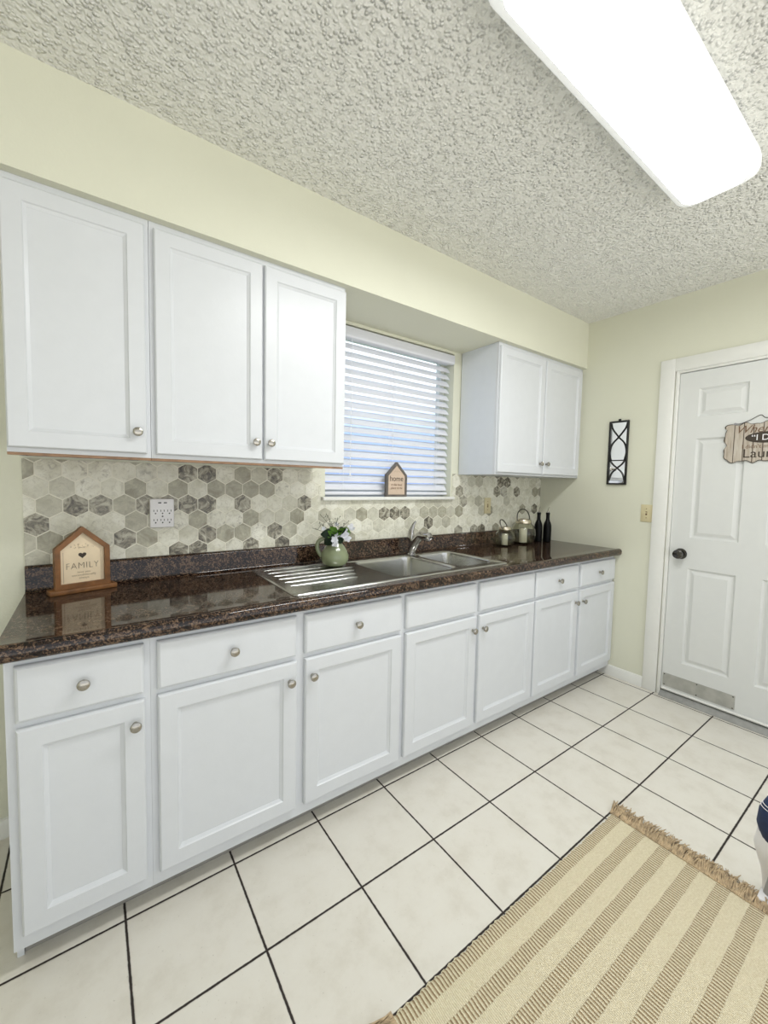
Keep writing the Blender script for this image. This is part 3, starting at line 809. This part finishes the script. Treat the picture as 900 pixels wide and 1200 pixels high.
hs = thing('house_sign', 'small grey edged house shaped home sign standing on the window sill', 'sign', (1.700, -.016, 1.2622), (0, 0, math.radians(2)))
bm, inner = house_frame(.158, .130, .208, .013, -.011, .011); obj('frame', bm, GREYWOOD, hs, local=True)
bm = bmesh.new(); prism(bm, [(x, z+.006) for x, z in house(.140, .116, .186)], 1, -.006, .004); obj('panel', bm, TANWOOD, hs, local=True)
lettering('word', 'home', .046, INK, hs, (0, -.0066, .108), spacing=1.0)
lettering('small_words', 'is the best\nplace to be', .020, BROWNINK, hs, (.0, -.0066, .062), shear=.2)
bm = bmesh.new()
for k in range(7): tube(bm, [(-.02+.0066*k, -.0063, .146+.003*(k % 3)), (-.015+.0066*k, -.0063, .150+.004*((k+1) % 3))], .0009, 5)
obj('sprig_engraving', bm, FAINT, hs, local=True)

# ------------------------------------------------------------------ pitcher with flowers
px_, py_ = 1.196, -.180; pz = zt_+.0056
pt = thing('pitcher', 'sage green glazed pitcher standing on the ribbed drainboard', 'pitcher', (px_, py_, pz))
bm = bmesh.new()
outp = [(.030, 0), (.048, .001), (.062, .012), (.070, .032), (.070, .050), (.062, .074), (.048, .095), (.036, .112), (.031, .124), (.031, .134), (.036, .146)]
inp = [(.033, .146), (.028, .132), (.030, .115), (.044, .094), (.058, .07), (.06, .03), (.03, .006)]
lathe(bm, outp+inp, 32, Matrix.Translation((px_, py_, pz)))
M_ = None
for v in bm.verts:      # pouring lip away from the handle
    dz = v.co.z-pz
    if dz > .132:
        dx = v.co.x-px_
        if dx > .012: v.co.x += (dx-.012)*.55*(dz-.132)/.014; v.co.z += .004*(dx-.012)/.02
obj('body', bm, CERAM, pt, ang=60)
bm = bmesh.new()
h3 = spline([(-.024, 0, .130), (-.055, 0, .136), (-.083, 0, .118), (-.088, 0, .088), (-.076, 0, .060), (-.060, 0, .040)], 6)
tube(bm, [(px_+x*.88, py_-x*.47, pz+z) for x, y, z in h3], [.007]*3+[.008]*(len(h3)-3), 12, flat=1.3)
obj('handle', bm, CERAM, pt)

fl = thing('flower_arrangement', 'bunch of white flowers and leaves in the green pitcher', 'flowers', (px_, py_, pz+.10))
rr = random.Random(11)
cx, cy, cz_ = px_, py_, pz+.118
for k, (dx, dy, dz, tw) in enumerate([(-.10, -.02, .10, 1), (-.07, .03, .14, 1), (-.035, .02, .135, 1), (.03, .03, .12, 1), (.075, .0, .10, 1), (-.12, .01, .075, 1), (.0, .04, .10, 1), (.05, -.03, .08, 1)]):
    bm = bmesh.new(); tip = (cx+dx, cy+dy, cz_+dz)
    pts = spline([(cx+dx*.05, cy+dy*.05, cz_-.04), (cx+dx*.22, cy+dy*.22, cz_+dz*.45), tip], 6)
    tube(bm, pts, .0011, 5)
    for j in range(7):
        q = Vector(pts[4+j % (len(pts)-4)]); e = q+V(rr.uniform(-.022, .022), rr.uniform(-.02, .02), rr.uniform(.004, .024))
        tube(bm, [q, e], [.0010, .0006], 4); lathe(bm, [(.0006, -.003), (.0028, 0), (.0006, .004)], 6, Matrix.Translation(e))
    obj('twig', bm, TWIG, fl)
def leaf(p, d, ln, wd, m, face=False):
    bm = bmesh.new(); d = Vector(d).normalized(); s = d.cross(V(-.45, -.8, .4) if face else V(0, 0, 1)).normalized(); u = s.cross(d)
    rows = []
    for i in range(7):
        t = i/6; wq = wd*math.sin(PI*min(1, t*.93+.04))**.8; c = Vector(p)+d*ln*t-u*ln*.35*t*t
        rows.append([bm.verts.new(c-s*wq+u*wq*.35), bm.verts.new(c), bm.verts.new(c+s*wq+u*wq*.35)])
    for a, b in zip(rows, rows[1:]):
        for j in (0, 1): bm.faces.new((a[j], a[j+1], b[j+1], b[j]))
    bmesh.ops.solidify(bm, geom=list(bm.faces), thickness=.0008)
    obj('leaf', bm, m, fl)
for k in range(22):
    a = rr.uniform(0, 2*PI); dark = k % 3 != 0
    leaf((cx+.012*math.cos(a), cy+.012*math.sin(a), cz_+rr.uniform(.016, .04)), (math.cos(a), math.sin(a), rr.uniform(.1, .8)), rr.uniform(.045, .07), rr.uniform(.012, .019), LEAFD if dark else LEAFL, k % 2 == 0)
for p_, d_, l_, w_, m_ in (((-.025, -.030, .040), (-.85, .1, .15), .060, .026, LEAFD), ((-.022, -.034, .028), (-.8, .2, -.45), .058, .026, LEAFD), ((-.012, -.035, .045), (-.5, .3, .7), .045, .020, LEAFL),
                           ((.030, -.020, .050), (.9, .1, .15), .062, .022, LEAFL), ((.032, -.018, .042), (.9, .1, -.25), .055, .020, LEAFL), ((.012, -.030, .052), (.7, .2, .4), .048, .020, LEAFD), ((.0, -.036, .022), (.5, .0, -.4), .040, .018, LEAFD)):
    leaf((cx+p_[0], cy+p_[1], cz_+p_[2]), d_, l_, w_, m_, True)
def blossom(p, r):
    bm = bmesh.new(); n = Vector((-.45+rr.uniform(-.5, .5), -.85, rr.uniform(.1, .9))).normalized()
    s = n.cross(V(0, 0, 1)).normalized(); u = s.cross(n)
    for q in range(5):
        a = 2*PI*q/5+rr.random(); d = s*math.cos(a)+u*math.sin(a); t = n.cross(d)
        rows = []
        for i in range(5):
            tt = i/4; wq = r*.46*math.sin(PI*min(1, tt*.8+.1)); c = Vector(p)+d*r*tt+n*r*.35*tt*(1-.3*tt)
            rows.append([bm.verts.new(c-t*wq), bm.verts.new(c+n*.001), bm.verts.new(c+t*wq)])
        for A, B in zip(rows, rows[1:]):
            for j in (0, 1): bm.faces.new((A[j], A[j+1], B[j+1], B[j]))
    bmesh.ops.solidify(bm, geom=list(bm.faces), thickness=.0007)
    obj('blossom', bm, PETAL, fl)
for p, r in (((-.005, -.035, .047), .024), ((.03, -.04, .040), .026), ((.048, -.035, .020), .024), ((-.028, -.045, .018), .020), ((-.028, -.052, -.004), .018), ((.085, -.01, .075), .018), ((.10, .0, .062), .016), ((.045, -.02, .055), .018), ((-.075, -.02, .072), .012), ((.02, .02, .085), .014)):
    blossom((cx+p[0], cy+p[1], cz_+p[2]), r*.98)

# ------------------------------------------------------------------ glass kettle lanterns
def kettle(label, x, y, r, h, tiltdeg, az):
    z = ZC+.0005
    t = thing('glass_kettle', label, 'glass kettle', (x, y, z), group='glass kettles in the worktop corner')
    M_ = Matrix.Translation((x, y, z)); bm = bmesh.new()
    o_ = [(.55, 0), (.72, .03), (.92, .22), (1.0, .48), (.95, .72), (.78, .92), (.56, 1.03)]
    i_ = [(.53, 1.03), (.75, .90), (.92, .71), (.965, .48), (.89, .23), (.70, .06), (.2, .05)]
    lathe(bm, [(a*r, b*h) for a, b in spline(o_, 4)+spline(i_, 4)], 32, M_); obj('body', bm, GLASS, t, ang=60)
    bm = bmesh.new(); lathe(bm, [(.60*r, 1.0*h), (.62*r, 1.03*h), (.60*r, 1.14*h), (.56*r, 1.20*h), (.30*r, 1.235*h), (.05*r, 1.24*h)], 32, M_, cap0=False); obj('lid', bm, BRASS, t)
    bm = bmesh.new()
    ca, sa = math.cos(az), math.sin(az); tl = math.radians(tiltdeg); hr = .68*r
    pts = []
    for k in range(21):
        a = PI*(k/20); u_ = hr*math.cos(a)*(1+.12*math.sin(a)); v_ = 1.05*hr*math.sin(a)**.8*1.35
        pts.append((x+ca*u_-sa*v_*math.sin(tl), y+sa*u_+ca*v_*math.sin(tl), z+1.12*h+v_*math.cos(tl)))
    tube(bm, pts, .0040, 8); obj('handle', bm, BRONZE, t)
    c = thing('candle', label.replace('clear glass kettle', 'white candle inside the glass kettle').replace(' with a metal lid', ''), 'candle', (x, y, z+.052*h), group='candles inside the glass kettles')
    bm = bmesh.new(); lathe(bm, [(.30*r, 0), (.31*r, .02*h), (.31*r, .70*h), (.29*r, .73*h), (.03*r, .71*h)], 20, Matrix.Translation((x, y, z+.054*h))); obj('wax', bm, CANDLE, c)
    bm = bmesh.new(); tube(bm, [(x, y, z+.75*h), (x+.001, y, z+.80*h)], .001, 5); obj('wick', bm, INK, c)
kettle('smaller clear glass kettle with a metal lid, nearer the sink', 2.595, -.140, .070, .112, 28, .25)
kettle('larger clear glass kettle with a metal lid, nearer the black bottles', 2.822, -.130, .092, .150, 8, -.15)

def bottle(label, x, y):
    z = ZC+.0005; t = thing('oil_bottle', label, 'bottle', (x, y, z), group='black bottles in the worktop corner')
    M_ = Matrix.Translation((x, y, z)); bm = bmesh.new()
    lathe(bm, [(.026, 0), (.0295, .004), (.0300, .10), (.029, .128), (.024, .148), (.016, .166), (.0135, .178), (.0135, .212), (.015, .214), (.015, .226), (.010, .228)], 24, M_); obj('body', bm, BOTTLE, t)
    bm = bmesh.new(); lathe(bm, [(.008, .2285), (.007, .236), (.004, .240)], 12, M_)
    tube(bm, [(x, y, z+.238), (x, y-.001, z+.255), (x+.003, y-.008, z+.272)], [.0028, .0026, .0022], 8); obj('pourer', bm, NICKEL, t)
bottle('left black oil bottle with a metal pourer, beside the larger glass kettle', 3.026, -.122)
bottle('right black oil bottle with a metal pourer, next to the right wall', 3.078, -.166)

# ------------------------------------------------------------------ rug
RX0, RX1, RY0, RY1 = .785, 1.915, -1.250, -2.02
rg = thing('striped_rug', 'cream and brown striped woven rug with a jute fringe on the tiles', 'rug', (RX1, RY0, .0), (0, 0, math.radians(-.4)))
bm = bmesh.new(); nx, ny = 150, 90
rr = random.Random(5); W_, D_ = RX1-RX0, RY0-RY1
def rz(x, y): return .0068+.0010*math.sin(x*9+1)*math.sin(y*7)+.0006*math.sin(x*31+y*17)
grid = []
for i in range(nx+1):
    row = []
    for j in range(ny+1):
        x = -W_*i/nx; y = -D_*j/ny
        if j == 0: y += .0025*math.sin(i*1.9)+.0015*math.sin(i*.53)
        row.append(bm.verts.new((x, y, rz(x, y)-(.003 if j in (0, ny) or i in (0, nx) else 0))))
    grid.append(row)
for i in range(nx):
    for j in range(ny): bm.faces.new((grid[i][j], grid[i][j+1], grid[i+1][j+1], grid[i+1][j]))
bd = [grid[i][0] for i in range(nx+1)]+[grid[nx][j] for j in range(1, ny+1)]+[grid[i][ny] for i in range(nx-1, -1, -1)]+[grid[0][j] for j in range(ny-1, 0, -1)]
lo = [bm.verts.new((v.co.x, v.co.y, .0008)) for v in bd]
for i in range(len(bd)):
    j = (i+1) % len(bd); bm.faces.new((bd[i], bd[j], lo[j], lo[i]))
obj('weave', bm, RUG, rg, local=True)
for side in (1, -1):
    bm = bmesh.new(); x0 = 0 if side > 0 else -W_
    n = 210
    for k in range(n):
        y = .004-(D_+.004)*k/n+rr.uniform(-.003, .003)
        for s in range(3):
            ln = rr.uniform(.045, .085); a = rr.uniform(-.5, .5); hgt = rr.uniform(.006, .020)
            b = (x0-side*.006, y+rr.uniform(-.003, .003), .0045+rr.uniform(0, .004))
            mid = (x0+side*ln*.5, y+a*ln*.4+rr.uniform(-.006, .006), .005+hgt); e = (x0+side*ln*math.cos(a), y+ln*math.sin(a)*.9, .0035+rr.uniform(0, .012))
            tube(bm, [b, mid, e], [.0021, .0024, .0012], 5)
    f_ = obj('fringe', bm, JUTE, rg, local=True); f_['kind'] = 'stuff'

# ------------------------------------------------------------------ object at the right edge of the view
vx, vy = 1.985, -1.762
vc = thing('floor_cleaner', 'white and navy upright floor cleaner on the rug fringe, cut off by the right edge', 'floor cleaner', (vx, vy, .012))
def oval(cx_, cy_, z, a, b, n=24): return [(cx_+a*math.cos(2*PI*k/n), cy_+b*math.sin(2*PI*k/n), z) for k in range(n)]
bm = bmesh.new()
quad_loops(bm, [oval(vx, vy, z, a, b) for z, a, b in ((.022, .03, .060), (.03, .036, .066), (.06, .036, .068), (.10, .040, .074), (.15, .046, .090), (.175, .048, .096), (.20, .046, .092), (.26, .044, .085), (.33, .038, .070), (.38, .030, .050), (.40, .020, .03))], True, True)
obj('shell', bm, WPLAST, vc, ang=60)
bm = bmesh.new()
quad_loops(bm, [oval(vx-.006, vy, z, a, b) for z, a, b in ((.195, .030, .05), (.21, .044, .080), (.25, .048, .092), (.30, .046, .088), (.345, .038, .070), (.36, .03, .05))], True, True)
obj('navy_panel', bm, NAVY, vc, ang=60)
bm = bmesh.new()
for z, a, b in ((.322, .0435, .0805), (.312, .0455, .0845)): tube(bm, oval(vx-.006, vy, z, a, b), .0012, 6, closed=True)
obj('piping', bm, WPLAST, vc)
bm = bmesh.new(); tube(bm, [(vx-.045, vy+.045, .05), (vx-.052, vy+.028, .16), (vx-.055, vy+.012, .30), (vx-.05, vy, .42)], .011, 12); obj('tube', bm, GREYP, vc)
bm = bmesh.new(); box(bm, vx-.05, vx+.05, vy-.07, vy+.07, .012, .0218, .004); obj('foot', bm, WPLAST, vc)
